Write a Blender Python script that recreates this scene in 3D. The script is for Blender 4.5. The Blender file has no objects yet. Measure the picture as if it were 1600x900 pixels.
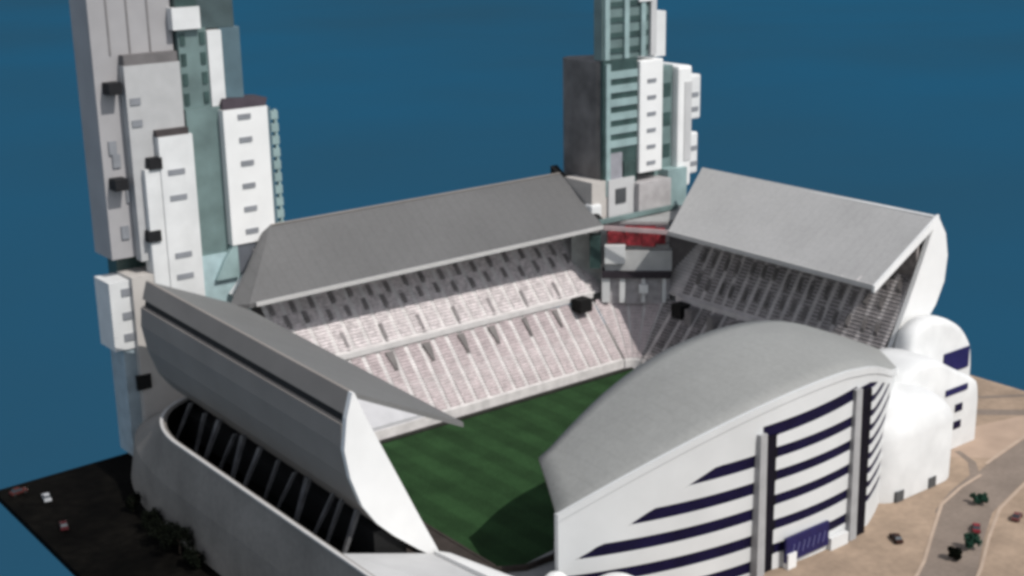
import bpy, bmesh, math, random
from mathutils import Vector, Matrix
random.seed(7)
S = bpy.context.scene
COL = S.collection

# ------------------------------------------------------------------ camera
cam_d = bpy.data.cameras.new('camera'); cam = bpy.data.objects.new('camera', cam_d); COL.objects.link(cam)
cam_d.sensor_width = 36; cam_d.lens = 48.607; cam_d.clip_start = 1; cam_d.clip_end = 60000
M = Matrix(((0.78813078, 0.18480308, -0.58710961, -323.48726),
            (-0.61528625, 0.2109553, -0.75955296, -348.97405),
            (-0.01651385, 0.95986754, 0.27996715, 170.0), (0, 0, 0, 1)))
cam.matrix_world = M
S.camera = cam
# ------------------------------------------------------------------ sky, sun
SUN = Vector((0.14, -0.61, 0.76)).normalized()
elev = math.asin(SUN.z); az = math.atan2(SUN.x, SUN.y)
w = bpy.data.worlds.new('World'); S.world = w; w.use_nodes = True
nt = w.node_tree; bg = nt.nodes['Background']
sky = nt.nodes.new('ShaderNodeTexSky'); sky.sky_type = 'NISHITA'; sky.sun_disc = False
sky.sun_elevation = elev; sky.sun_rotation = az
hs = nt.nodes.new('ShaderNodeHueSaturation'); hs.inputs['Saturation'].default_value = .4   # sky colour muted to near white so shade turns neutral
nt.links.new(sky.outputs[0], hs.inputs['Color']); nt.links.new(hs.outputs[0], bg.inputs[0]); bg.inputs[1].default_value = 0.13
sd = bpy.data.lights.new('sun', 'SUN'); sd.energy = 3.5; sd.angle = math.radians(0.6); sd.color = (1.0, .965, .92)
so = bpy.data.objects.new('sun', sd); COL.objects.link(so)
so.rotation_euler = SUN.to_track_quat('Z', 'Y').to_euler()
S.view_settings.view_transform = 'Standard'; S.view_settings.look = 'None'
S.view_settings.exposure = 0.0; S.view_settings.gamma = 1.0
S.cycles.filter_width = 3.6

# ------------------------------------------------------------------ materials
def mat(name, c, rough=.7, spec=.3, n=.12, scale=.25, c2=None, metal=0, bump=0.0, fine=None, stretch=None):
    m = bpy.data.materials.new(name); m.use_nodes = True
    t = m.node_tree; b = t.nodes['Principled BSDF']
    b.inputs['Roughness'].default_value = rough; b.inputs['Specular IOR Level'].default_value = spec
    b.inputs['Metallic'].default_value = metal
    tc = t.nodes.new('ShaderNodeNewGeometry')
    src = tc.outputs['Position']
    if stretch:
        mp = t.nodes.new('ShaderNodeMapping'); mp.inputs['Scale'].default_value = stretch
        t.links.new(src, mp.inputs[0]); src = mp.outputs[0]
    ns = t.nodes.new('ShaderNodeTexNoise'); ns.inputs['Scale'].default_value = scale; ns.inputs['Detail'].default_value = 6
    t.links.new(src, ns.inputs['Vector'])
    r = t.nodes.new('ShaderNodeValToRGB')
    c2 = c2 or tuple(x * (1 - 2 * n) for x in c)
    r.color_ramp.elements[0].position = .3; r.color_ramp.elements[1].position = .7
    r.color_ramp.elements[0].color = (*c2, 1); r.color_ramp.elements[1].color = (*c, 1)
    t.links.new(ns.outputs['Fac'], r.inputs[0])
    out = r.outputs[0]
    if fine:
        n2 = t.nodes.new('ShaderNodeTexNoise'); n2.inputs['Scale'].default_value = fine[0]; n2.inputs['Detail'].default_value = 2
        t.links.new(tc.outputs['Position'], n2.inputs['Vector'])
        mr = t.nodes.new('ShaderNodeMapRange'); mr.inputs[1].default_value = .35; mr.inputs[2].default_value = .65
        mr.inputs[3].default_value = 1 - fine[1]; mr.inputs[4].default_value = 1 + fine[1]
        t.links.new(n2.outputs['Fac'], mr.inputs[0])
        mx = t.nodes.new('ShaderNodeVectorMath'); mx.operation = 'SCALE'
        t.links.new(out, mx.inputs[0]); t.links.new(mr.outputs[0], mx.inputs['Scale']); out = mx.outputs[0]
    t.links.new(out, b.inputs['Base Color'])
    if bump:
        bp = t.nodes.new('ShaderNodeBump'); bp.inputs['Strength'].default_value = bump; bp.inputs['Distance'].default_value = .3
        t.links.new(ns.outputs['Fac'], bp.inputs['Height']); t.links.new(bp.outputs[0], b.inputs['Normal'])
    return m

def ribbed(name, c, axis, period, dark=.88, rough=.6, n=.06, spec=.3):
    """sheet metal with standing seams every `period` metres along a world axis"""
    m = mat(name, c, rough, spec, n, .05, fine=(.8, .04))
    t = m.node_tree; b = t.nodes['Principled BSDF']
    src = b.inputs['Base Color'].links[0].from_socket
    g = t.nodes.new('ShaderNodeNewGeometry'); sx = t.nodes.new('ShaderNodeSeparateXYZ')
    t.links.new(g.outputs['Position'], sx.inputs[0])
    d = t.nodes.new('ShaderNodeMath'); d.operation = 'DIVIDE'; d.inputs[1].default_value = period
    t.links.new(sx.outputs[axis], d.inputs[0])
    f = t.nodes.new('ShaderNodeMath'); f.operation = 'FRACT'; t.links.new(d.outputs[0], f.inputs[0])
    l = t.nodes.new('ShaderNodeMath'); l.operation = 'LESS_THAN'; l.inputs[1].default_value = .12; t.links.new(f.outputs[0], l.inputs[0])
    mr = t.nodes.new('ShaderNodeMapRange'); mr.inputs[3].default_value = 1; mr.inputs[4].default_value = dark
    t.links.new(l.outputs[0], mr.inputs[0])
    mx = t.nodes.new('ShaderNodeVectorMath'); mx.operation = 'SCALE'
    t.links.new(src, mx.inputs[0]); t.links.new(mr.outputs[0], mx.inputs['Scale'])
    t.links.new(mx.outputs[0], b.inputs['Base Color'])
    return m

WHITE = mat('white_render', (.76, .76, .75), .6, n=.04, scale=.1)
SEAT_U = mat('seats_lightened_upper', (.66, .60, .60), .8, n=.14, scale=.4, fine=(.8, .16))  # same seats made lighter to offset the roof's shadow on the upper tier
FRONT = mat('front_white', (.63, .64, .64), .6, n=.06, scale=.07)
WHITE2 = mat('white_panel', (.68, .685, .68), .6, n=.07, scale=.15)
OFFW = mat('pale_grey_panel', (.52, .52, .52), .65, n=.06, scale=.12)
CREAM = mat('cream_panel', (.50, .47, .44), .7, n=.06, scale=.2)
CONC = mat('concrete', (.33, .33, .325), .85, n=.12, scale=.12, fine=(1.2, .08))
PODC = mat('podium_concrete', (.235, .218, .20), .85, n=.16, scale=.06, fine=(.7, .06))
DARK = mat('dark_recess', (.012, .012, .014), .7, n=.2)
BLACK = mat('black_opening', (.006, .006, .006), .8, n=.1)
NAVY = mat('navy_glass', (.008, .006, .034), .5, .12, n=.2, scale=.2)
NAVYS = mat('navy_sign', (.014, .012, .085), .5, n=.15, scale=.5)
TEAL = mat('teal_glass', (.165, .235, .23), .35, .5, n=.18, scale=.12)
TEAL2 = mat('pale_teal_glass', (.30, .41, .41), .4, .4, n=.15, scale=.15)
TEALD = mat('dark_teal_glass', (.05, .09, .085), .35, .4, n=.25, scale=.15)
SLATE = mat('slate_glass', (.10, .16, .19), .35, .5, n=.12, scale=.15)
BROWN = mat('brown_grey_cladding', (.20, .185, .18), .8, n=.25, scale=.12)
SLAB = mat('tower_grey_panel', (.37, .36, .365), .75, n=.08, scale=.08)
ROOF_D = ribbed('roof_sun_offset_back', (.118, .117, .117), 0, 4.2, .93)  # roof tones differ per stand to offset how sunlight falls on each slope
ROOF_E = ribbed('roof_sun_offset_left', (.155, .155, .152), 1, 4.2, .93)
ROOF_B = ribbed('roof_sun_offset_right', (.40, .395, .39), 1, 4.0, .95)  # lightened to make up for the weaker sun on this slope
ROOF_C = ribbed('roof_sun_offset_near', (.275, .278, .268), 0, 4.0, .96)
SHELL = mat('shell_cladding', (.26, .235, .215), .7, n=.08, scale=.06)
LIGHTF = mat('pale_fascia', (.50, .49, .48), .6, n=.05)
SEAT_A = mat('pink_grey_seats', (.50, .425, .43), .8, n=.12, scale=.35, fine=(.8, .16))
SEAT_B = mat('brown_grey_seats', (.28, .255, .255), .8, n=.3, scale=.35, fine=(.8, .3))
SEAT_R = mat('red_seats', (.30, .03, .04), .7, n=.4, scale=.35, fine=(.8, .3))
STEP = mat('terrace_concrete', (.72, .69, .68), .85, n=.12, scale=.3)
STEPB = mat('dark_terrace_concrete', (.66, .62, .61), .85, n=.12, scale=.3)
VOMD = mat('passage_dark', (.26, .24, .24), .9, n=.2)
GRASS = mat('mown_turf', (.025, .063, .023), .95, .1, n=.2, scale=.09, fine=(1.5, .15))
TAN = mat('tan_paving', (.37, .275, .20), .9, n=.2, scale=.07, fine=(.5, .07))
TANW = mat('pale_kerb', (.44, .34, .265), .9, n=.1, scale=.2)
ROADM = mat('road_grey', (.225, .18, .148), .9, n=.12, scale=.09, fine=(.7, .06))
ASPH = mat('asphalt_with_shade', (.0045, .004, .0032), .95, .05, n=.4, scale=.06, fine=(.3, .4))  # asphalt's own dark tone, deepened to carry the end stand's shade
WATER = mat('blue_backdrop', (.0125, .074, .138), .95, 0.0, n=.05, scale=.00035, c2=(.016, .063, .108))
LEAF = mat('leaf_green', (.025, .075, .05), .8, .1, n=.3, scale=1.2)
LEAF2 = mat('black_green_leaf', (.006, .008, .005), .9, .05, n=.3, scale=1.0)
BARK = mat('bark', (.06, .045, .035), .9, n=.2, scale=2)
TYRE = mat('tyre', (.02, .02, .02), .9)
GLASSC = mat('car_glass', (.03, .04, .05), .5, .3)
RED = mat('dark_red_paint', (.20, .022, .03), .7, .2)
MAROON = mat('maroon_paint', (.16, .06, .055), .7, .2)
DKBR = mat('dark_brown_paint', (.045, .018, .012), .7, .2)
SILV = mat('pale_paint', (.45, .46, .48), .7, .2)
LAMP = mat('headlamp', (.8, .8, .75), .2, .5)
WIN = mat('window_grey', (.25,.26,.28), .5, n=.1)  # mid grey for the small tower windows
WIND = mat('window_dark', (.08,.085,.09), .4, n=.1)
BRWALL = mat('brown_wall', (.05,.04,.035), .9, n=.2)
# pitch mowing stripes (real mown bands)
def add_bands(m, axis, period, lo):
    t = m.node_tree; b = t.nodes['Principled BSDF']; src = b.inputs['Base Color'].links[0].from_socket
    g = t.nodes.new('ShaderNodeNewGeometry'); sx = t.nodes.new('ShaderNodeSeparateXYZ'); t.links.new(g.outputs['Position'], sx.inputs[0])
    d = t.nodes.new('ShaderNodeMath'); d.operation = 'DIVIDE'; d.inputs[1].default_value = period; t.links.new(sx.outputs[axis], d.inputs[0])
    s = t.nodes.new('ShaderNodeMath'); s.operation = 'SINE'; t.links.new(d.outputs[0], s.inputs[0])
    mr = t.nodes.new('ShaderNodeMapRange'); mr.inputs[1].default_value = -.3; mr.inputs[2].default_value = .3
    mr.inputs[3].default_value = lo; mr.inputs[4].default_value = 1.08; t.links.new(s.outputs[0], mr.inputs[0])
    mx = t.nodes.new('ShaderNodeVectorMath'); mx.operation = 'SCALE'
    t.links.new(src, mx.inputs[0]); t.links.new(mr.outputs[0], mx.inputs['Scale']); t.links.new(mx.outputs[0], b.inputs['Base Color'])
add_bands(GRASS, 0, 1.9, .86)

# ------------------------------------------------------------------ mesh helpers
class MB:
    def __init__(s): s.v = []; s.f = []
    def poly(s, pts):
        i = len(s.v); s.v += [tuple(p) for p in pts]; s.f.append(tuple(range(i, i + len(pts)))); return s
    def box(s, x0, x1, y0, y1, z0, z1):
        i = len(s.v)
        s.v += [(x0,y0,z0),(x1,y0,z0),(x1,y1,z0),(x0,y1,z0),(x0,y0,z1),(x1,y0,z1),(x1,y1,z1),(x0,y1,z1)]
        s.f += [tuple(i + k for k in q) for q in ((0,3,2,1),(4,5,6,7),(0,1,5,4),(1,2,6,5),(2,3,7,6),(3,0,4,7))]; return s
    def hexa(s, b, t):
        """b,t: lists of n points, bottom and top loops"""
        n = len(b); i = len(s.v); s.v += [tuple(p) for p in b] + [tuple(p) for p in t]
        s.f.append(tuple(i + k for k in reversed(range(n)))); s.f.append(tuple(i + n + k for k in range(n)))
        for k in range(n): s.f.append((i + k, i + (k + 1) % n, i + n + (k + 1) % n, i + n + k))
        return s
    def prism(s, pts, z0, z1): return s.hexa([(x, y, z0) for x, y in pts], [(x, y, z1) for x, y in pts])
    def bar(s, a, b, w, h=None):
        a = Vector(a); b = Vector(b); d = (b - a).normalized(); h = h or w
        u = d.cross(Vector((0, 0, 1)));  u = Vector((1, 0, 0)) if u.length < .01 else u.normalized()
        v = d.cross(u).normalized()
        q = [u * (w/2) + v * (h/2), u * (-w/2) + v * (h/2), u * (-w/2) - v * (h/2), u * (w/2) - v * (h/2)]
        return s.hexa([a + k for k in q], [b + k for k in q])
    def grid(s, rows, close=False):
        i = len(s.v); n = len(rows[0])
        for r in rows: s.v += [tuple(p) for p in r]
        for a in range(len(rows) - 1):
            for b in range(n - 1):
                s.f.append((i + a*n + b, i + a*n + b + 1, i + (a+1)*n + b + 1, i + (a+1)*n + b))
        return s
    def slab(s, rows, off):
        """closed slab: grid `rows` and the same grid moved by vector off"""
        off = Vector(off); R2 = [[Vector(p) + off for p in r] for r in rows]
        s.grid(rows); s.grid(R2)
        for a, b in ((rows[0], R2[0]), (rows[-1], R2[-1]), ([r[0] for r in rows], [r[0] for r in R2]), ([r[-1] for r in rows], [r[-1] for r in R2])):
            s.grid([a, b])
        return s
    def build(s, name, m, parent=None, smooth=False, bevel=0, label=None):
        me = bpy.data.meshes.new(name); 
        off = Vector((0, 0, 0)) if parent is None else parent_world(parent)
        me.from_pydata([tuple(Vector(p) - off) for p in s.v], [], s.f)
        bm = bmesh.new(); bm.from_mesh(me); bmesh.ops.remove_doubles(bm, verts=bm.verts, dist=.0005)
        if bevel: bmesh.ops.bevel(bm, geom=list(bm.edges), offset=bevel, segments=2, affect='EDGES', profile=.6)
        bmesh.ops.recalc_face_normals(bm, faces=bm.faces); bm.to_mesh(me); bm.free()
        if smooth:
            for p in me.polygons: p.use_smooth = True
        me.materials.append(m)
        o = bpy.data.objects.new(name, me); COL.objects.link(o)
        if parent is not None: o.parent = parent
        if label: o['label'] = label
        return o
def parent_world(p):
    v = Vector(p.location)
    while p.parent: p = p.parent; v += Vector(p.location)
    return v
def thing(name, label, cat, loc, group=None):
    o = bpy.data.objects.new(name, None); COL.objects.link(o); o.location = loc; o.empty_display_size = 2
    o['label'] = label; o['category'] = cat
    if group: o['group'] = group
    return o
def tag(o, label, cat, group=None):
    o['label'] = label; o['category'] = cat
    if group: o['group'] = group
    return o
def structure(o): o['kind'] = 'structure'; return o
def copy_tree(o, parent=None):
    c = o.copy(); COL.objects.link(c); c.parent = parent
    for ch in o.children: copy_tree(ch, c)
    return c

# ------------------------------------------------------------------ setting
structure(MB().poly([(-20000,-20000,-900),(45000,-20000,-900),(45000,45000,-900),(-20000,45000,-900)]).build('backdrop', WATER))
structure(MB().prism([(-215,-330),(-150,-330),(-150,47),(-215,44)], -2.2, -.02).build('asphalt_apron', ASPH))
structure(MB().prism([(-168,46.2),(-110,47.1),(-110,60),(-168,60)], -2.2, -.03).build('tower_terrace', ASPH))
structure(MB().prism([(-150,-330),(88,-330),(88,47),(-150,47)], -2.2, -.02).build('ground', TAN))
structure(MB().prism([(-131,2),(4,2),(4,-92),(-131,-92)], -.01, .06).build('pitch_surround', CONC))
structure(MB().poly([(-131,0,.08),(1.5,0,.08),(1.5,-100,.08),(-131,-100,.08)]).build('pitch', GRASS))
structure(MB().box(-131, 1.4, -.3, 1.9, .05, .5).build('pitch_edge_strip', mat('dark_edge', (.022,.022,.018), .9, n=.3)))
# road running along the quay (grey), kerbed pale strips
def strip(pts, wd, z, name, m, kind=True):
    L = []; R_ = []
    for i, p in enumerate(pts):
        a = Vector(pts[max(i-1, 0)]); b = Vector(pts[min(i+1, len(pts)-1)]); d = (b - a).normalized(); n = Vector((-d.y, d.x))
        ww = wd[i] if isinstance(wd, list) else wd
        L.append((p[0] + n.x*ww/2, p[1] + n.y*ww/2, z)); R_.append((p[0] - n.x*ww/2, p[1] - n.y*ww/2, z))
    return structure(MB().grid([L, R_]).build(name, m))
strip([(-80,-182),(-55,-171),(-38,-163),(-22,-154),(-6,-146),(10,-142),(30,-137),(50,-133),(87,-130)], 13, .005, 'road', ROADM)
strip([(52,-98),(60,-106),(70,-115),(87,-122)], 5.0, .01, 'access_road', ROADM)
strip([(66,-88),(72,-98),(87,-108)], 2.2, .014, 'quay_path', ROADM)
strip([(-22,-150),(-14,-142.6),(0,-137.6),(14,-134.6),(22,-128),(26,-120)], [2.2,3,3,3,2.4,2], .02, 'service_road', ROADM)
structure(MB().poly([(20,-121,.015),(44,-111,.015),(70,-117,.015),(86,-123.5,.015),(60,-126.2,.015),(30,-131,.015)]).build('plaza', mat('plaza_beige', (.42,.31,.235), .9, n=.12, scale=.1)))
# pale kerbs
def kerb(pts, wd=.8, h=.14):
    m = MB()
    for a, b in zip(pts[:-1], pts[1:]): m.bar((a[0],a[1],h/2), (b[0],b[1],h/2), wd, h)
    return structure(m.build('kerb', TANW))
kerb([(-60,-165.5),(-42,-157.5),(-26,-148.6),(-10,-140),(4,-136.6),(16,-135.2)], .9)
kerb([(24,-131.5),(40,-128.6),(60,-125.6),(87,-122.8)], .9)
kerb([(-60,-181),(-34,-169),(-18,-160.5),(0,-152),(20,-147),(60,-140)], .9)

# ------------------------------------------------------------------ stands
def lerp(a, b, t): return a + (b - a) * t
def tier(mapf, l0, l1, s0, z0, s1, z1, rows, thick=1.2):
    """stepped rake; returns MB"""
    m = MB(); prof = []
    for i in range(rows):
        sa = lerp(s0, s1, i/rows); sb = lerp(s0, s1, (i+1)/rows); za = lerp(z0, z1, i/rows); zb = lerp(z0, z1, (i+1)/rows)
        prof += [(sa, za), (sa, zb), ]
        prof += [(sb, zb)]
    q = [prof[0]]
    for p in prof[1:]:
        if p != q[-1]: q.append(p)
    r0 = [mapf(l0, s, z) for s, z in q]; r1 = [mapf(l1, s, z) for s, z in q]
    m.grid([r0, r1])
    return m
def seat_rows(mapf, l0, l1, s0, z0, s1, z1, rows, lift=.0, low=.42):
    """one block of seating: a row of seat backs on every step"""
    m = MB()
    for i in range(rows):
        sa = lerp(s0, s1, (i+.30)/rows); sb = lerp(s0, s1, (i+.95)/rows); z = lerp(z0, z1, (i+1)/rows)
        a = [mapf(l0, sa, z+.01), mapf(l1, sa, z+.01), mapf(l1, sb, z+.01), mapf(l0, sb, z+.01)]
        b = [mapf(l0, sa, z+low), mapf(l1, sa, z+low), mapf(l1, sb, z+low*1.9), mapf(l0, sb, z+low*1.9)]
        m.hexa(a, b)
    return m
def blockset(mapf, parent, l0, l1, n, gap, s0, z0, s1, z1, rows, material, name='seat_block', skip=()):
    wd = (l1 - l0) / n
    for i in range(n):
        if i in skip: continue
        seat_rows(mapf, l0 + i*wd + gap/2, l0 + (i+1)*wd - gap/2, s0, z0, s1, z1, rows).build(name, material, parent)

# ---- long stand at the back left (pink-grey seats) : along +X, outward +Y
mA = lambda l, s, z: (l, s, z)
A = thing('grandstand', 'long back grandstand with sunlit pink-grey seats under a dark grey roof', 'grandstand', (-60, 20, 0))
rw = [[Vector((-141,17.5,49.3)), Vector((-121,38.5,67.2)), Vector((-124,45,60)), Vector((-124,47,46))],
      [Vector((-1,14,51.6)), Vector((-1.0,38.5,67.4)), Vector((-1,45,60)), Vector((-1,47,46))]]
def sub(r0, r1, n): return [[a.lerp(b, i/n) for a, b in zip(r0, r1)] for i in range(n+1)]
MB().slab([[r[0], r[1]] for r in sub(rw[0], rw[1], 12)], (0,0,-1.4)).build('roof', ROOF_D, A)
MB().slab([[Vector((-138,18.2,47.9)), Vector((-121,37.6,64.6))],[Vector((-1.4,15,50)), Vector((-1.4,37.6,64.8))]], (0,0,-.25)).build('bounce_panel', WHITE, A)  # added panel under the roof, bounces light onto the seats below
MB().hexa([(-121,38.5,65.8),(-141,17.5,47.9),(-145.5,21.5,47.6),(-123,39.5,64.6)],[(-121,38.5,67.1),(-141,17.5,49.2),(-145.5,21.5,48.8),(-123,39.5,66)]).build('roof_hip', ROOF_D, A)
MB().slab([[r[1], r[2], r[3]] for r in sub(rw[0], rw[1], 2)], (0,-1,-.2)).build('rear_shell', SHELL, A)
MB().slab([[Vector((-139,16.6,49.4)),Vector((-139,16.6,48.2))],[Vector((-1,13.2,51.7)),Vector((-1,13.2,50.5))]], (0,.7,0)).build('roof_fascia', LIGHTF, A)
MB().box(-128, -1, 44.5, 46.5, 0, 47).build('rear_wall', CONC, A)
tier(mA, -128, -1, 3, 3.2, 20.5, 22.5, 22).build('lower_terrace', STEP, A)
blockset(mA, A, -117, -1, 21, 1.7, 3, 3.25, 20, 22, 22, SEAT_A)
MB().slab([[Vector((-127,2.6,3.6)),Vector((-127,21,24.1))],[Vector((-84,2.6,3.6)),Vector((-117,21,24.1))]], (0,0,1.3)).build('smooth_corner_ramp', mat('ramp_grey', (.52,.52,.54), .7, n=.06), A)
MB().box(-128, -1, 2.2, 3.0, 0, 3.6).build('pitch_wall', STEP, A)
MB().box(-128, -1, 19.4, 20.2, 23.2, 25.0).build('balcony_front', mat('balcony_panel', (.62,.60,.59), .7, n=.08), A)
tier(mA, -128, 4.5, 20.2, 24.4, 38, 43.5, 22).build('upper_terrace', STEP, A)
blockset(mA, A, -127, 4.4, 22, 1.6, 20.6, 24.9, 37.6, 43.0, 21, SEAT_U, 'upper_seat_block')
MB().box(-128, 5, 38, 39, 43.4, 60).build('concourse_wall', mat('concourse_wall', (.55,.52,.52), .85, n=.35, scale=.45), A)  # coloured pale so the wall bounces light into the shaded upper tier
rr = random.Random(3)
for i in range(34):   # small dark openings scattered in two staggered rows at the top of the upper tier
    x = -125 + i*3.65 + rr.uniform(-.5,.5); zz = (39.6, 35.4)[i % 2] + rr.uniform(-.6,.6); yy = lerp(20.6, 38, (zz-24.4)/19.1)
    MB().hexa([(x-.9,yy-1.8,zz-1.4),(x+.9,yy-1.8,zz-1.4),(x+.9,yy+1.6,zz+.5),(x-.9,yy+1.6,zz+.5)],[(x-.7,yy-1.6,zz+.2),(x+.7,yy-1.6,zz+.2),(x+.9,yy+1.6,zz+2.6),(x-.9,yy+1.6,zz+2.6)]).build('upper_passage', VOMD, A)
for i in range(3, 24):   # roof trusses seen under the lip
    x = -130 + i*5.6
    MB().bar((x, 16.6, 48.9), (x, 37.9, 63), .5, .7).bar((x, 37.5, 44), (x+2.8, 27, 54), .5).build('roof_truss', STEP, A)
for x, y, z, wd in ((-91,18,20.4,3.2),(-76.2,18,20.4,3.2),(-61.8,18,20.8,3),(-48.6,18,20.9,3),(-34,17.5,20.4,2.2),(-20,17.5,20.4,2.2)):
    MB().hexa([(x-wd/2,14.6,15.4),(x+wd/2,14.6,15.4),(x+wd/2,18.9,18),(x-wd/2,18.9,18)], [(x-.5,14.7,17.9),(x+.3,14.7,17.9),(x+wd/2,18.9,22.6),(x-wd/2,18.9,22.6)]).build('lower_passage', BROWN, A)
for x in (-120+i*14.9 for i in range(1, 8)):
    MB().hexa([(x-.7,21,24.8),(x+.7,21,24.8),(x+.7,25,27),(x-.7,25,27)], [(x-.6,21,26.4),(x+.6,21,26.4),(x+.6,25,30.8),(x-.6,25,30.8)]).build('mid_passage', VOMD, A)
MB().box(-12, -6.4, 13.6, 19.0, 20.5, 25.2).build('tunnel_mouth', BLACK, A)

# ---- stand at the right end (dark seats, pale roof): along -Y, outward +X
mB = lambda l, s, z: (s, -l, z)
B = thing('grandstand', 'right-hand grandstand with shaded dark seats and a pale grey roof with white end', 'grandstand', (25, -50, 0))
r0 = [Vector((13,6-11,50.6)), Vector((43,8,67.8))]; r1 = [Vector((14.6,-95,49.6)), Vector((43.2,-94.4,67.4))]
MB().slab([[a, b] for a, b in sub(r0, r1, 12)], (0,0,-1.3)).build('roof', ROOF_B, B)
PB = [(43,67.4),(47.6,61),(49.4,53.5),(48.6,45),(45,38),(40.5,33),(33.5,28.4),(26.5,23.8),(21,18)]
MB().slab([[Vector((x, y, z)) for x, z in PB] for y in (8, -30, -60, -94)], (-.8,0,-.3)).build('rear_shell', WHITE2, B, smooth=False)
# white end frame : shell curve outside, raking line inside
IN = [(43,66.8),(39.6,61.5),(36.4,54.2),(33,47),(29.8,40.4),(26.2,33.6),(22.7,27.3),(19,20.6),(17,16)]
def crescent(pa, pb, y0, y1, plane='y'):
    m = MB()
    for k in range(len(pa)-1):
        q = [pa[k], pa[k+1], pb[k+1], pb[k]]
        m.hexa([(x, y0, z) for x, z in q], [(x, y1, z) for x, z in q])
    return m
crescent(PB, IN, -95.6, -94.0).build('gable_wall', WHITE, B)
MB().hexa([(12.5,-95.8,48.0),(43.4,-95.8,65.2),(43.4,-94.9,65.2),(12.5,-94.9,48.0)],[(12.5,-95.8,50.3),(43.0,-95.8,67.9),(43.0,-94.9,67.9),(12.5,-94.9,50.3)]).build('roof_edge_trim', WHITE, B)
MB().slab([[Vector((12.4,-5,51.0)),Vector((12.4,-5,49.4))],[Vector((13.9,-95,50.0)),Vector((13.9,-95,48.4))]], (.6,0,0)).build('roof_fascia', LIGHTF, B)
MB().box(2.4, 3.2, -92, -3, 0, 3.4).build('pitch_wall', STEPB, B)
tier(mB, 3, 93.6, 3, 3.2, 20.5, 23.5, 22).build('lower_terrace', STEPB, B)
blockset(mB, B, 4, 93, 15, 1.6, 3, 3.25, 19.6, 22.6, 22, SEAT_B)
MB().box(19.4, 20.4, -93.6, -3, 23, 25.2).build('balcony_front', STEPB, B)
tier(mB, -4, 93.6, 20.4, 24.4, 36, 48, 22).build('upper_terrace', STEPB, B)
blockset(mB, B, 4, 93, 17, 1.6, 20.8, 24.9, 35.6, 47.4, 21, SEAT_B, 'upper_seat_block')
MB().box(36, 37, -93.4, 5, 47.8, 61.0).build('concourse_wall', mat('dark_wall', (.3,.27,.26), .9, n=.3, scale=.4), B)
rr = random.Random(5)
for i in range(46):
    y = -6 - (i//3)*5.6 + rr.uniform(-.7,.7) - (i % 3)*1.9; zz = (45, 38, 31)[i % 3] + rr.uniform(-.8,.8); xx = lerp(20.4, 36, (zz-24.4)/23.6)
    MB().hexa([(xx-1.6,y-.9,zz-2.2),(xx-1.6,y+.9,zz-2.2),(xx+1.4,y+1.5,zz+.4),(xx+1.4,y-.3,zz+.4)],[(xx-1.4,y-.7,zz-.4),(xx-1.4,y+.7,zz-.4),(xx+1.4,y+1.5,zz+2.8),(xx+1.4,y-.3,zz+2.8)]).build('upper_passage', BROWN, B)
for i in range(14):
    y = -8 - i*6.1
    MB().bar((14, y, 49.3), (36.4, y-2, 61), .5, .6).build('roof_truss', STEPB, B)
for i in range(8):
    y = -14 - i*10.8
    MB().box(14.6, 19.4, y-1.5, y+1.5, 17, 23).build('lower_passage', VOMD, B)
MB().box(14.5, 19.6, -10.6, -5.6, 18.6, 23.6).build('tunnel_mouth', BLACK, B)

# ---- end stand at the left: along Y, outward -X
D = thing('grandstand', 'left end grandstand seen from behind, dark grey curved back over a black gallery', 'grandstand', (-160, -40, 0))
T0 = Vector((-171.5,21,61.6)); T1 = Vector((-173,-93,60.4)); L0 = Vector((-141,22.5,47.6)); L1 = Vector((-141,-92.6,44.4))
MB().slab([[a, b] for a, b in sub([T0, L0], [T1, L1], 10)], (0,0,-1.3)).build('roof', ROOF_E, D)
PD = [(0,0),(-1.6,-5.2)]                      # above the groove
PD2 = [(-2.3,-7.6),(-2.8,-13),(-1.6,-20.5),(1.2,-28.5),(5.0,-34),(9.6,-38.6),(16,-44),(22.5,-48.6)]
def shell(P, x=0):
    rows = []
    for t in (0, .25, .5, .75, 1):
        T = T0.lerp(T1, t); rows.append([T + Vector((a + x, 0, b)) for a, b in P])
    return rows
MB().slab(shell(PD), (1,0,-.2)).build('upper_shell', SHELL, D)
MB().slab(shell([(-1.6,-4.9),(-2.3,-7.9)], 1.1), (.5,0,0)).build('shell_groove', DARK, D)
MB().slab(shell(PD2), (1,0,.3)).build('curved_back_shell', SHELL, D)
PG = [(-173,60.4),(-174.8,54.5),(-175.8,47),(-174.6,39.8),(-171.8,32),(-168,26.4),(-163.4,21.8),(-157,16.4),(-149.5,10.6)]
IG = [(-172.4,60.3),(-170.0,54.4),(-167.2,48.4),(-164.2,42),(-161.2,35.6),(-158.4,29.6),(-155.6,23.6),(-152.4,17),(-148.9,9.6)]
crescent(PG, IG, -94.6, -93.0).build('gable_wall', WHITE, D)
mD = lambda l, s, z: (-s, -l, z)
tier(mD, -18, 92.8, 148.6, 7, 172.0, 57.0, 30).build('terrace', STEPB, D)
blockset(mD, D, -17, 92, 14, 1.4, 149.6, 7.4, 170, 51, 24, SEAT_B)
MB().box(-132, -131.2, -91.5, 2, 0, 2.2).build('pitch_wall', BRWALL, D)
MB().box(-149, -131.9, -91.5, 18, .1, 2.0).build('front_terrace', BRWALL, D)
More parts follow.
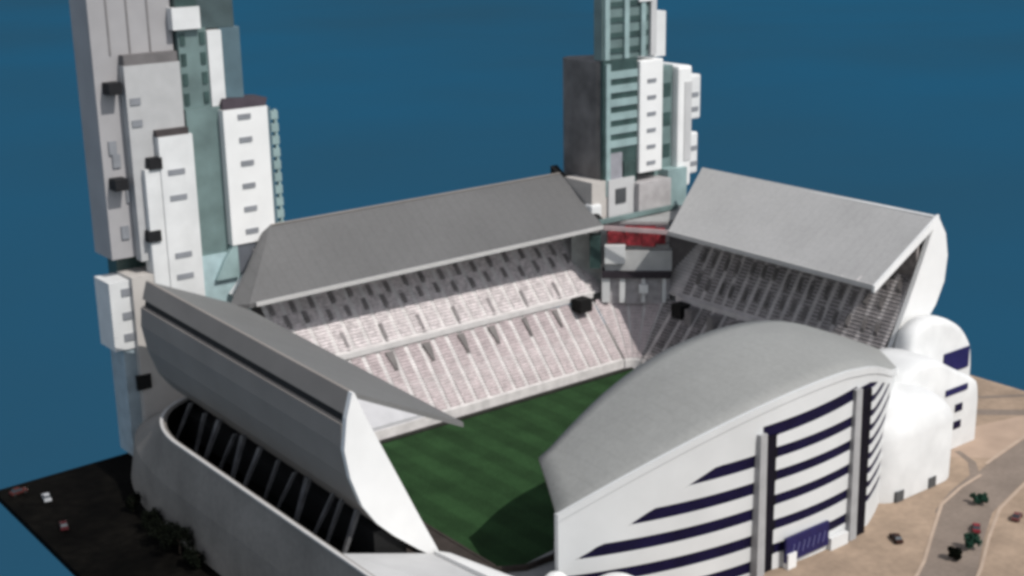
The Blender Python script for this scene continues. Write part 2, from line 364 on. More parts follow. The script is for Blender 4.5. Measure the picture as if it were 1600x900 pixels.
# gallery behind the podium
MB().box(-168, -159, -92.8, 14, 12, 23.5).build('gallery_wall', BLACK, D)
rr = random.Random(11)
GC = mat('grey_column', (.15,.15,.155), .7, n=.3)
for i in range(12):
    y = -88 + i*8.4 + rr.uniform(-2.4,2.4); wv = rr.uniform(.3,.95); ln = rr.uniform(-3.5,1.5); top = 27 + rr.uniform(0,1.5); xo = rr.uniform(-1.5,1.5)
    MB().hexa([(-175.5+xo,y-wv*.5,15.2),(-175.5+xo,y+wv*.5,15.2),(-174.6+xo,y+wv*.5,15.2),(-174.6+xo,y-wv*.5,15.2)],
              [(-169.2,y-wv+ln,top),(-169.2,y+wv+ln,top),(-168,y+wv+ln,top),(-168,y-wv+ln,top)]).build('raking_column', GC, D)

# podium : curved concrete base wall in front of the gallery
P = thing('podium_wall', 'long grey concrete base wall curving below the black gallery, left side', 'wall', (-185, -40, 0))
def path_podium(off, n=26):
    pts = []
    for i in range(9): pts.append((-186.8 + off, lerp(-150, -20, i/8)))
    cx, cy = -150.0, -20.0                    # elliptical far end; the top steps back more than the foot
    for i in range(1, n):
        a = math.pi - (math.pi/2.3) * i/(n-1)
        pts.append((cx - (36.8 - off)*abs(math.cos(a))**.62, cy + (66 - 11*min(off, 3.0) - max(0, off - 3.0))*math.sin(a)))
    return pts
bot = path_podium(0); mid = path_podium(.6); top = path_podium(3.0); inn = path_podium(4.2)
rows = []
for i, (a, b, c, d) in enumerate(zip(bot, mid, top, inn)):
    rows.append([(a[0],a[1],-.5), (b[0],b[1],14), (c[0],c[1],26.6), (d[0],d[1],26.8), (d[0]+.2,d[1],15)])
MB().grid(rows).build('base_wall', PODC, P, smooth=False)
m = MB()
for a, b in zip(path_podium(3.0)[:-1], path_podium(3.0)[1:]): m.bar((a[0],a[1],27.0),(b[0],b[1],27.0),.9,.5)
m.build('coping', LIGHTF, P)
inn2 = [(x, y) for x, y in path_podium(4.5) if y > -94.4]
DBK = mat('gallery_shade', (.003,.003,.003), .9, .05)  # near-black colour standing in for deep shade inside the gallery
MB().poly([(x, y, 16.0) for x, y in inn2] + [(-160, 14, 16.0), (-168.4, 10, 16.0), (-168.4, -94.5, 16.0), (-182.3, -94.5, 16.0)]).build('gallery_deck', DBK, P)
MB().slab([[(x, y, 26.7), (x, y, 15.9)] for x, y in inn2], (.15,0,0)).build('shade_lining', DBK, P)  # added sheet, covers the sunlit inner face with painted shade
# corner block where the end stand meets the near side
K = thing('corner_block', 'low grey and white corner block at the foot of the white gable', 'building', (-162, -112, 0))
MB().hexa([(-183,-95,0),(-183,-150,0),(-140,-150,0),(-140,-95,0)], [(-179,-95.0,22.5),(-181,-150,23),(-146,-150,15.5),(-149,-95,12.8)]).build('block_body', OFFW, K)
MB().hexa([(-152.6,-95.8,0),(-152.6,-140,0),(-139.4,-140,0),(-139.4,-95.8,0)], [(-153.2,-95.8,15.2),(-151.6,-140,18.2),(-142.8,-140,16),(-148.4,-95.8,13)]).build('white_stair_wall', WHITE, K)

# ---- main stand nearest the camera: lens-shaped roof over a bowed striped front
Cs = thing('grandstand', 'near main grandstand with lens-shaped pale roof and bowed white front with navy window bands', 'grandstand', (-50, -115, 0))
LP = [(-119.5,29.2),(-114.6,32.6),(-107,37.2),(-98,42.1),(-88,45.9),(-75,49.3),(-60.6,50.8),(-48,50.8),(-34.6,49.2),(-23.5,46.1),(-5.8,39),(13,30.7),(26.6,23.5)]
def interp(P, x):
    for (a, b), (c, d) in zip(P[:-1], P[1:]):
        if x <= c: return b + (d-b)*(x-a)/(c-a)
    return P[-1][1]
def smooth_lp(x):  # smoothed arch
    return sum(interp(LP, min(26.6, max(-119.5, x + d))) for d in (-4,-2,0,2,4))/5
def fy(x):
    if x < -36: return -137 + .0048*(x+58)**2
    return interp([(-36,-134.68),(-28,-130.9),(-20,-126.6),(-11,-121.4),(4,-112.2),(26.7,-98)], x)
def ftop(x):
    if x < -50: return 48.5 - .0048*(x+56)**2
    return interp([(-50,48.33),(-41,46.9),(-36,45.6),(-28,42.4),(-11,35.2),(26.7,22)], x)
rows = []
N = 40
for i in range(N+1):
    t = i/N
    xl = lerp(-119.5, 26.6, t); xf = lerp(-128.6, 26.5, t)
    a = Vector((xl, -95, smooth_lp(xl))); b = Vector((xf, fy(xf) - .1, ftop(xf) + .15))
    row = []
    for k in range(9):
        u = k/8; p = a.lerp(b, u); p.z += 2.2*math.sin(math.pi*u)*math.sin(math.pi*max(.02, min(.98, t)))**.5; row.append(p)
    rows.append(row)
MB().slab(rows, (0,0,-1.2)).build('lens_roof', ROOF_C, Cs, smooth=True)
# facade -------------------------------------------------------------
NB = 9
BREAKS = [(-128.4, -80), (-80, -46), (-46, 26.5)]
def seg(j, x, si):
    if si == 0:      # long bands left of the first fin
        c = (2.6, 9.8, 17.2, 24.3, 31.6, 38.8)[j] + (x + 80)*.10 if j < 6 else 99; h = 3.3
        lim = ftop(x) - (lerp(11.0, 8.6, min(1, (x + 98)/14)) if x > -98 else lerp(14.6, 11.0, max(0, min(1, (x + 122)/24))))
    elif si == 1:    # middle bay
        c = (5.8, 12.6, 19.5, 26.2, 32.5, 38.9)[j] + (x + 75)*(.02,.03,.04,.04,.05,.09)[j] if j < 6 else 99
        h = (2.9, 2.9, 2.9, 2.9, 3.0, 3.5)[j] if j < 6 else 0; lim = ftop(x) - 4.2
    else:            # finer bands on the right, turning away
        c = 8.2 + j*4.15 + (x + 41)*.02; h = 2.1; lim = ftop(x) - 4.0
        if x > -15: c = 99
    lim = max(.3, lim)
    return (max(.3, min(c - h/2, lim)), max(.3, min(c + h/2, lim)))
wall = MB(); ncol = []
for si, (xa, xb) in enumerate(BREAKS):
    n = int((xb-xa)/1.6); ncol.append(n)
    for i in range(n):
        x0 = lerp(xa, xb, i/n); x1 = lerp(xa, xb, (i+1)/n); e0 = e1 = 0.
        for j in range(NB + 1):
            a0, b0 = seg(j, x0, si) if j < NB else (ftop(x0),)*2
            a1, b1 = seg(j, x1, si) if j < NB else (ftop(x1),)*2
            if a0 - e0 > .01 or a1 - e1 > .01:
                wall.hexa([(x0, fy(x0), e0), (x1, fy(x1), e1), (x1, fy(x1)+1.3, e1), (x0, fy(x0)+1.3, e0)],
                          [(x0, fy(x0), a0), (x1, fy(x1), a1), (x1, fy(x1)+1.3, a1), (x0, fy(x0)+1.3, a0)])
            e0, e1 = b0, b1
wall.build('front_wall', FRONT, Cs)
for j in range(NB):
    for si, (xa, xb) in enumerate(BREAKS):
        n = ncol[si]; rws = []
        for i in range(n+1):
            x = lerp(xa, xb, i/n); a, b = seg(j, x, si)
            if b - a > .05: rws.append([(x, fy(x)+.25, a-.3), (x, fy(x)+.25, b+.3)])
        if len(rws) > 2: MB().slab(rws, (0,.5,0)).build('window_band', NAVY, Cs)
# projecting top band of the front, fins and dark stair slots
m = MB(); rws = []
for i in range(61):
    x = lerp(-128.6, 26.6, i/60); rws.append([(x, fy(x)-.35, ftop(x)-1.6), (x, fy(x)-.35, ftop(x)+.3)])
MB().slab(rws, (0,.9,0)).build('eaves_band', FRONT, Cs)
for x, zt in ((-80.4, 38.5), (-46.1, 42.6)):
    f = MB().hexa([(x-1.8, fy(x)-1.7, -.1), (x+1.0, fy(x)-1.7, -.1), (x+1.0, fy(x)+1.6, -.1), (x-1.8, fy(x)+1.6, -.1)],
                  [(x-1.4, fy(x)-1.1, zt), (x+1.0, fy(x)-1.1, zt), (x+1.0, fy(x)+1.6, zt), (x-1.4, fy(x)+1.6, zt)]).build('fin', mat('fin_grey', (.36,.36,.365), .7, n=.08), Cs)
    MB().hexa([(x+1.1, fy(x)-.9, -.1), (x+5.4, fy(x)-.9, -.1), (x+6.2, fy(x)+2, -.1), (x+1.1, fy(x)+2, -.1)],
              [(x+1.1, fy(x)-.9, zt-1), (x+5.2, fy(x)-.9, zt-1), (x+6.2, fy(x)+2, zt-1), (x+1.1, fy(x)+2, zt-1)]).build('dark_stair_slot', mat('slot_black', (.007,.006,.012), .6, .1, n=.2), Cs)
# entrance sign low in the middle bay (navy, with pale indistinct strokes)
sg = MB().box(-73.2, -56.5, fy(-65)-1.1, fy(-65)-.3, 1.8, 8.6).build('entrance_sign', NAVYS, Cs)
m = MB()
for k in range(7):
    x = -71 + k*2.0; m.bar((x, fy(-65)-1.16, 3.4 + .3*(k % 2)), (x+.8, fy(-65)-1.16, 6.4), .35, .12)
m.build('sign_strokes', mat('pale_blue_paint', (.22,.22,.42), .6), sg)
MB().box(-72.8, -69.6, fy(-71)-2.2, fy(-71)-.3, 0, 4.2).build('porch', WHITE, Cs)
MB().box(-56, -49, fy(-52)-1.6, fy(-52)-.3, 0, 3.4).build('porch', WHITE2, Cs)
mC = lambda l, s, z: (l, -s, z)
tier(mC, -104, 10, 93, 2, 118, 25, 22).build('terrace', STEPB, Cs)
blockset(mC, Cs, -103, 9, 15, 1.4, 93.4, 2.3, 116.5, 24, 20, SEAT_B)
MB().box(-112, 10, -92.6, -91.8, 0, 2.6).build('pitch_wall', STEPB, Cs)

# ---- rounded white stair towers at the right of the main stand
def rbox(x0, x1, y0, y1, r, n=8):
    pts = []
    for cx, cy, a0 in ((x1-r, y1-r, 0), (x0+r, y1-r, 90), (x0+r, y0+r, 180), (x1-r, y0+r, 270)):
        for i in range(n+1):
            a = math.radians(a0 + 90*i/n); pts.append((cx + r*math.cos(a), cy + r*math.sin(a)))
    return pts
def drum(name, pts, z, dome, m, parent, steps=6):
    cx = sum(p[0] for p in pts)/len(pts); cy = sum(p[1] for p in pts)/len(pts)
    rows = [[(x, y, 0) for x, y in pts] , [(x, y, z) for x, y in pts]]
    for k in range(1, steps+1):
        a = math.pi/2*k/steps; f = max(math.cos(a)*.5 + .5*(1-k/steps)**.5, .0) if k < steps else .001
        rows.append([(cx + (x-cx)*f, cy + (y-cy)*f, z + dome*math.sin(a)) for x, y in pts])
    rows = [r + [r[0]] for r in rows]
    o = MB().grid(rows).build(name, m, parent)
    for p in o.data.polygons: p.use_smooth = True
    o.data.set_sharp_from_angle(angle=math.radians(50))
    return o
W1 = thing('stair_tower', 'tall domed white tower with a navy window behind the front white block', 'tower', (34, -96, 0))
def barrel(name, prof, y0, y1, r, m_, parent):
    """solid with profile (x,z) in the front plane, ends rolled over"""
    rows = []; zc = 8; xc = sum(p[0] for p in prof)/len(prof)
    for y, k in ((y0, .90), (y0 + r*.12, .95), (y0 + r*.45, .985), (y0 + r, 1), (y1 - r, 1), (y1 - r*.3, .97), (y1, .9)):
        q = [(xc + (x - xc)*k, y, (zc + (z - zc)*k) if z > zc else z) for x, z in prof]
        rows.append([(q[0][0], y, 0)] + q + [(q[-1][0], y, 0)])
    mb = MB().grid(rows); mb.poly(rows[0]); mb.poly(rows[-1])
    o = mb.build(name, m_, parent)
    for p in o.data.polygons: p.use_smooth = True
    o.data.set_sharp_from_angle(angle=math.radians(40)); return o
def arc(P, n=5):
    out = []
    for i in range(len(P)-1):
        p0 = Vector(P[max(i-1,0)]); p1 = Vector(P[i]); p2 = Vector(P[i+1]); p3 = Vector(P[min(i+2,len(P)-1)])
        for k in range(n):
            t = k/n; out.append(tuple(.5*((2*p1)+(p2-p0)*t+(2*p0-5*p1+4*p2-p3)*t*t+(3*p1-p0-3*p2+p3)*t**3)))
    return out + [P[-1]]
barrel('tower_body', arc([(21,24),(22.5,33),(27,36.8),(33,37.6),(41,35.6),(48.5,31.5),(54,25),(55.5,17.5)]), -104, -96.5, 3, WHITE2, W1)
MB().box(38.8, 52.2, -104.5, -103, 17.5, 24.4).build('corner_window', NAVYS, W1)
W2 = thing('stair_block', 'rounded white block beside the striped front, with one navy slit and small windows', 'building', (5, -116, 0))
drum('block_body', rbox(-26, 13, -131, -104, 10), 18.5, 9.5, WHITE2, W2)
for x in (-19, -4):
    MB().box(x, x+3.4, -131.3, -130.2, 0, 3.2).build('door', WIND, W2)
W3 = thing('stair_block', 'lower square white block at the right end with a navy slit and two small windows', 'building', (34, -110, 0))
barrel('block_body', arc([(-4,24),(1,30),(8,32),(17,31),(27,25.9),(34,22.4),(38.5,19.6),(39.8,14)]), -118, -98, 6, WHITE2, W3)
MB().box(20.5, 31.5, -118.4, -117.6, 18.6, 20.5).build('slit_window', NAVYS, W3)
MB().box(26, 29.6, -118.3, -117.6, 12.2, 14.6).build('window', NAVY, W3)
MB().box(25.8, 29.4, -118.3, -117.6, 6.6, 9).build('window', NAVY, W3)

# ---- corner between the long stand and the right stand
Q = thing('corner_stand', 'curved corner seating between the long stand and the dark-seated stand', 'seating', (8, 8, 0))
def rev(s, a, z): return (-1.0 + s*math.sin(a), -3 + s*math.cos(a), z)
NA = 12
for (s0, z0, s1, z1, rws_, nm) in ((5, 3.2, 22, 21.5, 20, 'corner_terrace'),):
    m = MB(); prof = []
    for i in range(rws_):
        prof += [(lerp(s0,s1,i/rws_), lerp(z0,z1,i/rws_)), (lerp(s0,s1,i/rws_), lerp(z0,z1,(i+1)/rws_))]
    prof.append((s1, z1))
    m.grid([[rev(s, math.pi/2*j/NA, z) for s, z in prof] for j in range(NA+1)]).build(nm, STEP, Q)
for j in range(5):
    a0 = math.pi/2*(j+.1)/5; a1 = math.pi/2*(j+.9)/5; m = MB()
    for i in range(20):
        sa = lerp(5, 22, (i+.3)/20); sb = lerp(5, 22, (i+.95)/20); z = lerp(3.2, 21.5, (i+1)/20)
        m.hexa([rev(sa,a0,z+.01), rev(sa,a1,z+.01), rev(sb,a1,z+.01), rev(sb,a0,z+.01)], [rev(sa,a0,z+.4), rev(sa,a1,z+.4), rev(sb,a1,z+.8), rev(sb,a0,z+.8)])
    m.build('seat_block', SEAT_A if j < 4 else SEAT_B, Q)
m = MB()
for j in range(NA):
    a0 = math.pi/2*j/NA; a1 = math.pi/2*(j+1)/NA
    m.hexa([rev(4.6,a0,0), rev(4.6,a1,0), rev(5.2,a1,0), rev(5.2,a0,0)], [rev(4.6,a0,3.4), rev(4.6,a1,3.4), rev(5.2,a1,3.4), rev(5.2,a0,3.4)])
m.build('pitch_wall', STEP, Q)

G = thing('corner_building', 'grey glazed corner building under a red band between two stands', 'building', (16, 14, 0))
def dg(l, d, z):  # diagonal frame facing the camera: l to the right, d outward from pitch
    c = Vector((9.0, 7.0)); u = Vector((.74, -.67)); v = Vector((.67, .74)); p = c + u*l + v*d; return (p.x, p.y, z)
def dbox(m, l0, l1, d0, d1, z0, z1):
    return m.hexa([dg(l0,d0,z0),dg(l1,d0,z0),dg(l1,d1,z0),dg(l0,d1,z0)], [dg(l0,d0,z1),dg(l1,d0,z1),dg(l1,d1,z1),dg(l0,d1,z1)])
dbox(MB(), -13, 12, 8, 24, 20, 50).build('rear_wall', OFFW, G)
dbox(MB(), -24, -13, 9, 10, 18, 50).build('side_panel', mat('grey_green_panel', (.42,.43,.42), .7, n=.15), G)
dbox(MB(), 12, 27, 9, 10, 18, 49.6).build('side_panel', mat('dim_panel', (.20,.18,.18), .8, n=.2), G)
dbox(MB(), -11.5, 13, 3, 8, 33.5, 41).build('grey_front', mat('mid_grey_panel', (.46,.46,.455), .7, n=.08), G)
dbox(MB(), -12.5, 12.6, 1.4, 8, 31.0, 33.4).build('dark_canopy', mat('plum_black', (.035,.028,.035), .6, n=.1), G)
dbox(MB(), -11.5, -4.0, 1.0, 3, 36.6, 43.4).build('white_box', WHITE2, G)
dbox(MB(), -17, -13, 2.0, 8, 34.5, 46.5).build('dark_slot', TEALD, G)
for l0, l1, z0, z1 in ((-10.5,-4.2,43.8,47.4),(-4,1.8,43.0,49.4),(2.0,7.0,42.6,49.2),(7.2,10.6,43.6,48.6)):
    dbox(MB(), l0, l1, 3.0, 8, z0, z1).build('red_panel', SEAT_R, G)
dbox(MB(), -3.8, 12, 5.0, 8, 41, 43).build('sill_panel', CONC, G)
dbox(MB(), -12.8, 12.5, 4.2, 5.4, 20.5, 31).build('pale_back_panel', mat('pale_lilac_panel', (.50,.47,.48), .7, n=.2, scale=.3), G)
for l0, l1 in ((-12.5,-9.6),(-6,-4),(2,3.4),(9.6,11)):
    dbox(MB(), l0, l1, 2.2, 6, 21.5, 31).build('white_pier', WHITE2, G)
dbox(MB(), 1.0, 4.4, .6, 2.0, 25.6, 28.6).build('white_box', WHITE, G)
MB().hexa([(1,24,50.2),(22,5,49.8),(43,8,50.2),(43,40,50.2),(-1,40,50.2)], [(1,24,51.5),(22,5,50.8),(43,8,51.5),(43,40,51.5),(-1,40,51.5)]).build('corner_roof', CONC, G)
m = MB(); m.bar((-1.2,13.2,50.9),(12.6,-5.2,50.4),.8,1.5); m.build('roof_fascia', mat('rosy_fascia', (.52,.40,.40), .7), G)
MB().hexa([(-.6,17,50),(3.4,17,50),(3.4,44,50),(-.6,44,50)], [(-.6,17,53.6),(1.6,17,53.2),(2.6,44,69),(-.6,44,69)]).build('dark_roof_edge', BLACK, G)

# ------------------------------------------------------------------ towers
def floors(parent, x0, x1, y, zs, wd, ht, m, name='window', xc=None, depth=.35):
    for z in zs:
        c = (x0+x1)/2 if xc is None else xc
        MB().box(c-wd/2, c+wd/2, y-depth, y+.2, z-ht/2, z+ht/2).build(name, m, parent)

# right (far corner) tower
T = thing('glass_tower', 'stepped glass and white tower behind the far corner of the stadium', 'tower', (25, 32, 0))
MB().prism([(21.6,22.4),(21.6,42),(11,47),(7,45.5),(5.4,42),(5,38),(5,24.5),(5.8,22.9),(7.5,22.4)], 50, 108.5).build('dark_block', BROWN, T)
gl = MB().box(5.4, 21.9, 21.2, 22.6, 62, 109.2).build('glazed_front', TEALD, T)
for k in range(6):
    MB().box(7.6, 21.6, 20.7, 21.4, 77.5 + k*5.0, 80.2 + k*5.0).build('glass_band', TEAL2, gl)
MB().box(6.2, 8.2, 20.3, 21.4, 60, 108).build('white_mullion', TEAL2, gl)
MB().box(8.3, 14, 20.4, 21.2, 58, 75.5).build('low_glass', mat('lilac_grey_panel', (.30,.30,.33), .6), gl)
MB().box(15, 20.5, 20.5, 21.2, 66, 72).build('low_glass', TEALD, gl)
MB().box(22, 33.6, 19.8, 40, 66.5, 108).build('white_block', WHITE, T, bevel=.5)
floors(T, 22, 33.6, 19.8, [70 + k*6.1 for k in range(6)], 4.2, 1.3, WIN)
MB().box(33.7, 42.6, 24, 41, 50, 104.5).build('teal_block', TEAL, T)
for z in (70, 82, 93):
    MB().box(35, 41.4, 23.7, 24.2, z, z+5).build('dark_pane', TEALD, T)
wb = MB().box(42.7, 50.0, 21.0, 40, 58, 104).build('white_side_block', WHITE, T, bevel=1.2)
MB().box(50.1, 56.2, 22.5, 38, 83, 100).build('white_bay', WHITE2, T, bevel=.9)
MB().box(50.1, 55.2, 22.5, 38, 62, 78).build('white_bay', WHITE2, T, bevel=.9)
floors(T, 50, 56, 22.5, [87, 92.5], 3.4, 1.6, WIN); floors(T, 50, 56, 22.5, [66, 72], 3.4, 1.6, WIN)
MB().box(46, 49.6, 20.7, 21.2, 68, 98).build('recess_strip', OFFW, T)
tb = MB().box(5.6, 30.6, 22, 26.5, 109.3, 158).build('upper_glass_block', TEAL, T)
for k in range(8):
    MB().box(9, 27.4, 21.5, 22.2, 111.5 + k*5.4, 113.4 + k*5.4).build('floor_band', TEALD, tb)
for x in (6.2, 15.5, 23.6):
    MB().box(x, x+2.2, 21.0, 22.1, 109.4, 157).build('pale_mullion', TEAL2, tb)
MB().box(28.2, 30.9, 20.8, 22.1, 109.5, 133).build('white_edge', OFFW, tb)
MB().box(22, 29, 20.5, 22.1, 129, 136).build('white_cap', WHITE2, tb)
MB().box(33, 38.6, 24, 30, 108.2, 124.6).build('white_roof_block', WHITE2, T)
MB().box(30.8, 36, 30, 40, 108.2, 129).build('dark_plant_block', SLATE, T)
bs = MB().box(-.5, 6.6, 20.6, 36, 51.6, 66).build('podium_bay', CREAM, T)
MB().box(-1.6, 3.4, 19.4, 24, 51.6, 58).build('white_bay', WHITE2, T, bevel=.9)
MB().box(6.8, 19.5, 19.6, 36, 51.6, 66).build('podium_front', OFFW, T)
MB().box(19.6, 36.0, 17.2, 36, 51.6, 63.4).build('podium_front', mat('pinkish_grey_panel', (.44,.42,.42), .7), T)
MB().box(36.1, 46, 19, 38, 51.6, 66).build('podium_glass', TEAL2, T)
MB().box(10, 15, 19.2, 19.8, 57, 62.5).build('dark_pane', WIND, T)
MB().box(-1, 38, 15.4, 17.0, 51.6, 53.2).build('teal_ledge', TEAL, T)

# left tower
U = thing('white_tower', 'very tall stepped white and teal tower rising behind the left corner', 'tower', (-150, 50, 0))
MB().box(-171.8, -146.4, 44.5, 58, 63, 176).build('grey_slab', SLAB, U)
for k, x in enumerate((-166.5, -160.4, -154)):
    MB().box(x, x+.5, 44.2, 44.6, 124, 175).build('slab_joint', mat('joint_grey', (.22,.21,.21), .8), U)
MB().box(-164.2, -146.6, 40.6, 44.4, 62, 121.0).build('pale_block', mat('pale_block_panel', (.44,.44,.44), .7, n=.05), U)
MB().box(-163.8, -147, 41, 44.3, 121.05, 124).build('block_cap', mat('cap_grey', (.16,.15,.15), .8), U)  # dark grey cap on top of the pale block
for z in (110.5, 104):
    MB().box(-163.2, -160, 40.2, 40.8, z-1, z+1).build('window', WIN, U)
for x, z in ((-167.6, 114.8), (-168.4, 86.4), (-158.6+.5, 91.8), (-160.4, 69.8)):
    MB().box(x-2, x+2, 39.6 if x < -165 else 37.6, 44.6, z-1.7, z+1.7).build('balcony_recess', DARK, U)
for x, z, m_ in ((-168.4, 97, WIN), (-167.6, 93, WIN), (-164.4, 82, WIN), (-167, 71, WIN)):
    MB().box(x-1.2, x+1.2, 43.9, 44.6, z-2, z+2).build('window', m_, U)
MB().box(-156.6, -145.6, 38, 44, 40, 99.4).build('white_block', WHITE2, U)
MB().box(-156.8, -146.4, 38.6, 44, 99.45, 101.4).build('block_cap', mat('cap_dark', (.06,.05,.05), .8), U)
MB().box(-161.5, -156.7, 38.4, 44, 40, 90.2).build('white_bay', WHITE2, U)
for z in (88.5, 80.6, 62.6, 55.8, 49):
    MB().box(-154.4, -149.0, 37.7, 38.2, z-.8, z+.8).build('window', WIN, U)
MB().box(-145.5, -132.4, 41.5, 55, 30, 106).build('teal_core', TEAL, U)
MB().box(-145.4, -129, 40.2, 41.4, 30, 60).build('pale_teal_base', mat('pale_aqua_glass', (.40,.53,.55), .5), U)
MB().hexa([(-141,38.6,52),(-133,38.6,52),(-133,41,52),(-141,41,52)], [(-137.6,38.8,58),(-133,38.8,64),(-133,41,64),(-137.6,41,58)]).build('teal_facet', TEAL2, U)
wb = MB().box(-134.8, -119.6, 38.4, 52, 62.4, 105.0).build('white_block', WHITE, U)
for z in (102.6, 95.4, 88.0, 80.8, 73.4, 66.2):
    MB().box(-129.9, -125.6, 38.0, 38.6, z-.75, z+.75).build('window', WIN, wb)
MB().hexa([(-134.4,39,105.05),(-119.8,39,105.05),(-119.8,51,105.05),(-134.4,51,105.05)],[(-133,42,108.2),(-117.5,42,107.0),(-117.5,51,107.0),(-133,51,108.2)]).build('block_cap', mat('cap_plum', (.045,.035,.045), .8), U)
MB().box(-119.5, -117.2, 41, 52, 60, 104).build('slate_side', SLATE, U)
for z in range(64, 104, 4):
    MB().box(-117.1, -114.6, 41, 43, z, z+2.6).build('side_balcony', TEAL2, U)
MB().box(-115.8, -114.9, 41.2, 42.6, 60, 103).build('side_post', TEAL2, U)
MB().hexa([(-134,39,54),(-127.5,39,50),(-127.5,46,50),(-134,46,54)], [(-134,39,62.2),(-120,39,62.2),(-120,46,62.2),(-134,46,62.2)]).build('soffit', mat('slate_soffit', (.12,.13,.15), .8), U)
m = MB(); m.bar((-120.6,38.2,62.5),(-136.5,38.2,46.5),2.2,1.6); m.build('raking_strut', WHITE, U)
MB().box(-145.4, -136.2, 43, 56, 106.05, 130).build('teal_upper', TEAL, U)
for z in (109, 115, 121, 127):
    for x in (-144.2, -137.8):
        MB().box(x-.7, x+.9, 42.6, 43.1, z-1.8, z+1.8).build('dark_pane', TEALD, U)
MB().box(-147.6, -138.6, 41, 54, 130.1, 136.6).build('white_cap_block', WHITE2, U)
MB().box(-146, -139, 42, 54, 136.65, 170).build('dark_upper', TEALD, U)
MB().box(-136.1, -131.4, 42.5, 56, 106.05, 129).build('white_pillar', WHITE2, U)
MB().box(-131.3, -124.2, 44.5, 56, 106.05, 129.4).build('slate_glass', SLATE, U)
MB().box(-138.5, -125.6, 45, 57, 129.5, 172).build('upper_teal_block', mat('deep_slate_teal', (.065,.095,.10), .5, n=.15), U)
# low part of the tower, left of the end stand
MB().box(-175.2, -160, 40.6, 52, 35.5, 57).build('low_white_block', WHITE2, U)
for x, z in ((-168.6,53.6),(-168.8,46.2),(-169,39.4)):
    MB().box(x-3, x+2.4, 40.2, 40.8, z-1.1, z+1.1).build('window', WIN, U)
MB().box(-168.5, -150, 50, 57, -.2, 63).build('core_base', TEALD, U)
MB().box(-172.4, -165.4, 41.2, 52, -.02, 35.4).build('pale_blue_bay', mat('pale_blue_panel', (.36,.43,.47), .6), U)
MB().box(-168.6, -146, 38.8, 50, 0, 58).build('cream_block', CREAM, U)
MB().box(-170.2, -165.6, 38.3, 39.4, 22.3, 27).build('round_opening', BLACK, U)
MB().box(-149.6, -143, 36, 42, 10, 22).build('white_bay', WHITE2, U)

# ------------------------------------------------------------------ small things on the ground
def make_car(label, paint, loc, rz, group='cars parked near the striped front'):
    t = thing('parked_car', label, 'car', loc, group); t.rotation_euler = (0, 0, rz)
    o = Vector(loc)
    def part(nm, mb, m, b=0):
        mb.v = [tuple(Vector(p) + o) for p in mb.v]; return mb.build(nm, m, t, bevel=b)
    part('body', MB().hexa([(-2.6,-1.05,.35),(2.6,-1.05,.35),(2.6,1.05,.35),(-2.6,1.05,.35)], [(-2.5,-1,1.15),(2.5,-1,1.0),(2.5,1,1.0),(-2.5,1,1.15)]), paint, .12)
    part('cabin', MB().hexa([(-1.9,-.95,1.12),(1.2,-.95,1.08),(1.2,.95,1.08),(-1.9,.95,1.12)], [(-1.3,-.78,1.8),(.5,-.78,1.8),(.5,.78,1.8),(-1.3,.78,1.8)]), GLASSC, .06)
    part('roof', MB().box(-1.25,.45,-.76,.76,1.79,1.88), paint, .03)
    for x in (-1.65, 1.65):
        for y in (-1.02, 1.02):
            pts = [(x + .42*math.cos(a*math.pi/6), .42 + .42*math.sin(a*math.pi/6)) for a in range(12)]
            part('wheel', MB().hexa([(px, y-.12, pz) for px, pz in pts], [(px, y+.12, pz) for px, pz in pts]), TYRE)
    for y in (-.7, .7): part('headlight', MB().box(2.44,2.56,y-.2,y+.2,.75,.95), LAMP)
    return t
make_car('dark red car on the grey road, the most colourful one', RED, (-16.5,-155.6,.02), math.radians(35))
make_car('maroon car at the right edge of the grey road', MAROON, (-2.0,-158.6,.02), math.radians(20))
make_car('dark brown car beside the pale kerb in front of the striped stand', DKBR, (-38,-145.6,.02), math.radians(60))
make_car('pale silver car alone on the black apron', SILV, (-205.0,28.0,.02), math.radians(80), 'cars on the black apron')
make_car('small dark red car at the corner of the black apron', mat('faded_red_paint', (.07,.02,.018), .8, .1), (-210,37.5,.02), math.radians(10), 'cars on the black apron')
make_car('maroon car lower down on the black apron near the base wall', mat('deep_maroon_paint', (.06,.012,.015), .8, .1), (-208,6.5,.02), math.radians(75), 'cars on the black apron')

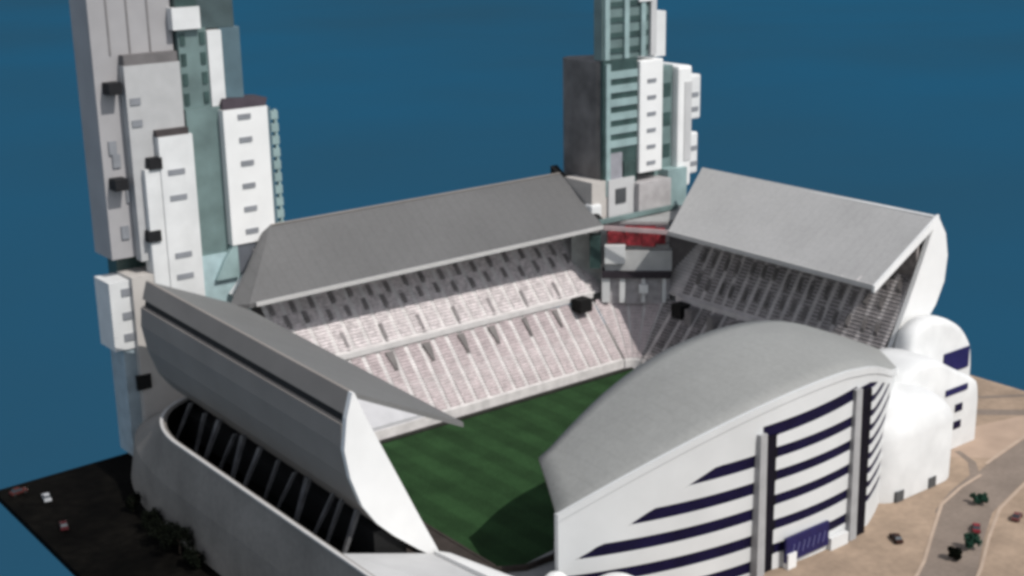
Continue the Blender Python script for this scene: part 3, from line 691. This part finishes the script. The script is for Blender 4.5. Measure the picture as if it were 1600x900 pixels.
def make_tree(label, loc, r, h, leaf, group=None, cat='tree', name='round_tree'):
    t = thing(name, label, cat, loc, group)
    rnd = random.Random(hash((loc[0], loc[1])) % 1000); o = Vector(loc)
    m = MB(); m.hexa([tuple(o + Vector((.28*math.cos(a), .28*math.sin(a), -.1))) for a in (0,1.05,2.1,3.14,4.2,5.2)], [tuple(o + Vector((.14*math.cos(a), .14*math.sin(a), h*.7))) for a in (0,1.05,2.1,3.14,4.2,5.2)])
    for k in range(4):
        a = rnd.random()*6.3; m.bar(o + Vector((0,0,h*.4)), o + Vector((math.cos(a)*r*.6, math.sin(a)*r*.6, h*.75)), .12)
    m.build('trunk', BARK, t)
    c = MB()
    clumps = [Vector((rnd.gauss(0,.33)*r, rnd.gauss(0,.33)*r, h*.66 + rnd.gauss(0,.3)*h*.6)) for _ in range(14)]
    for _ in range(1500):
        q = rnd.choice(clumps); d = Vector((rnd.gauss(0,1), rnd.gauss(0,1), rnd.gauss(0,1))).normalized()*r*.42*rnd.random()**.4
        p = o + q + d; n = Vector((rnd.gauss(0,1), rnd.gauss(0,1), rnd.gauss(0,1)+.8)).normalized(); u = n.orthogonal().normalized(); v = n.cross(u); s = .22 + .2*rnd.random()
        c.poly([p-u*s, p-v*s*.7, p+u*s, p+v*s*.7])
    c.build('crown', leaf, t)
    return t
make_tree('dark green tree beside the red car on the grey road', (-27.5,-161.0,0), 2.6, 4.6, LEAF)
make_tree('dark low tree left of the green tree, at the lower right', (-35.5,-161.8,0), 1.8, 3.0, LEAF2)
make_tree('small grey-green tree at the road bend above the red car', (-2,-146.6,0), 2.0, 2.6, LEAF)
make_tree('green tree at the far right edge beside the road', (14,-158,0), 2.6, 3.4, LEAF)
for i, (x, y, r, h) in enumerate(((-188.5,4,3.2,4.5),(-189,-10,3.5,5),(-190,-20,4,5.2),(-189.6,-29,4.5,7),(-190,-38,3.6,4.8))):
    make_tree(('blackish bush furthest back along the base wall','blackish bush second along the base wall from the back','blackish bush in the middle of the base wall row','tallest blackish bush in front of the base wall','blackish bush at the bottom edge below the base wall')[i], (x,y,0), r, h, LEAF2, 'bushes along the base wall', 'bush', 'dark_bush')
# low domed kiosks at the bottom, in front of the main stand's left end
for i, (x, y, r, z, lb) in enumerate(((-131.5,-116,4.0,10.0,'small white domed kiosk at the left foot of the striped stand'), (-125.5,-131.5,8,13,'wide white domed pavilion cut by the bottom edge below the stripes'))):
    k = thing('domed_kiosk', lb, 'kiosk', (x, y, 0))
    pts = [(x + r*math.cos(a*math.pi/12), y + r*math.sin(a*math.pi/12)) for a in range(24)]
    drum('kiosk_shell', pts, z*.55, z*.45, WHITE, k)
    MB().box(x-r*.3, x+r*.3, y-r-.15, y-r*.8, 0, z*.4).build('door', WIND, k)
L = structure(MB().prism([(-150,-93.2),(-133,-96),(-112,-93.0),(-118,-112),(-128,-150),(-150,-150)], .0, 1.4).build('corner_terrace_floor', CONC))
m = MB()
pw = [(-138.5,-79),(-137.6,-86),(-134,-93),(-126,-97.5),(-117,-97.5),(-111,-94)]
for a, b in zip(pw[:-1], pw[1:]): m.bar((a[0],a[1],1.5),(b[0],b[1],1.5),.7,3.0)
tag(m.build('pitch_side_wall', BRWALL), 'dark brown low wall curving round the near corner of the grass', 'wall')
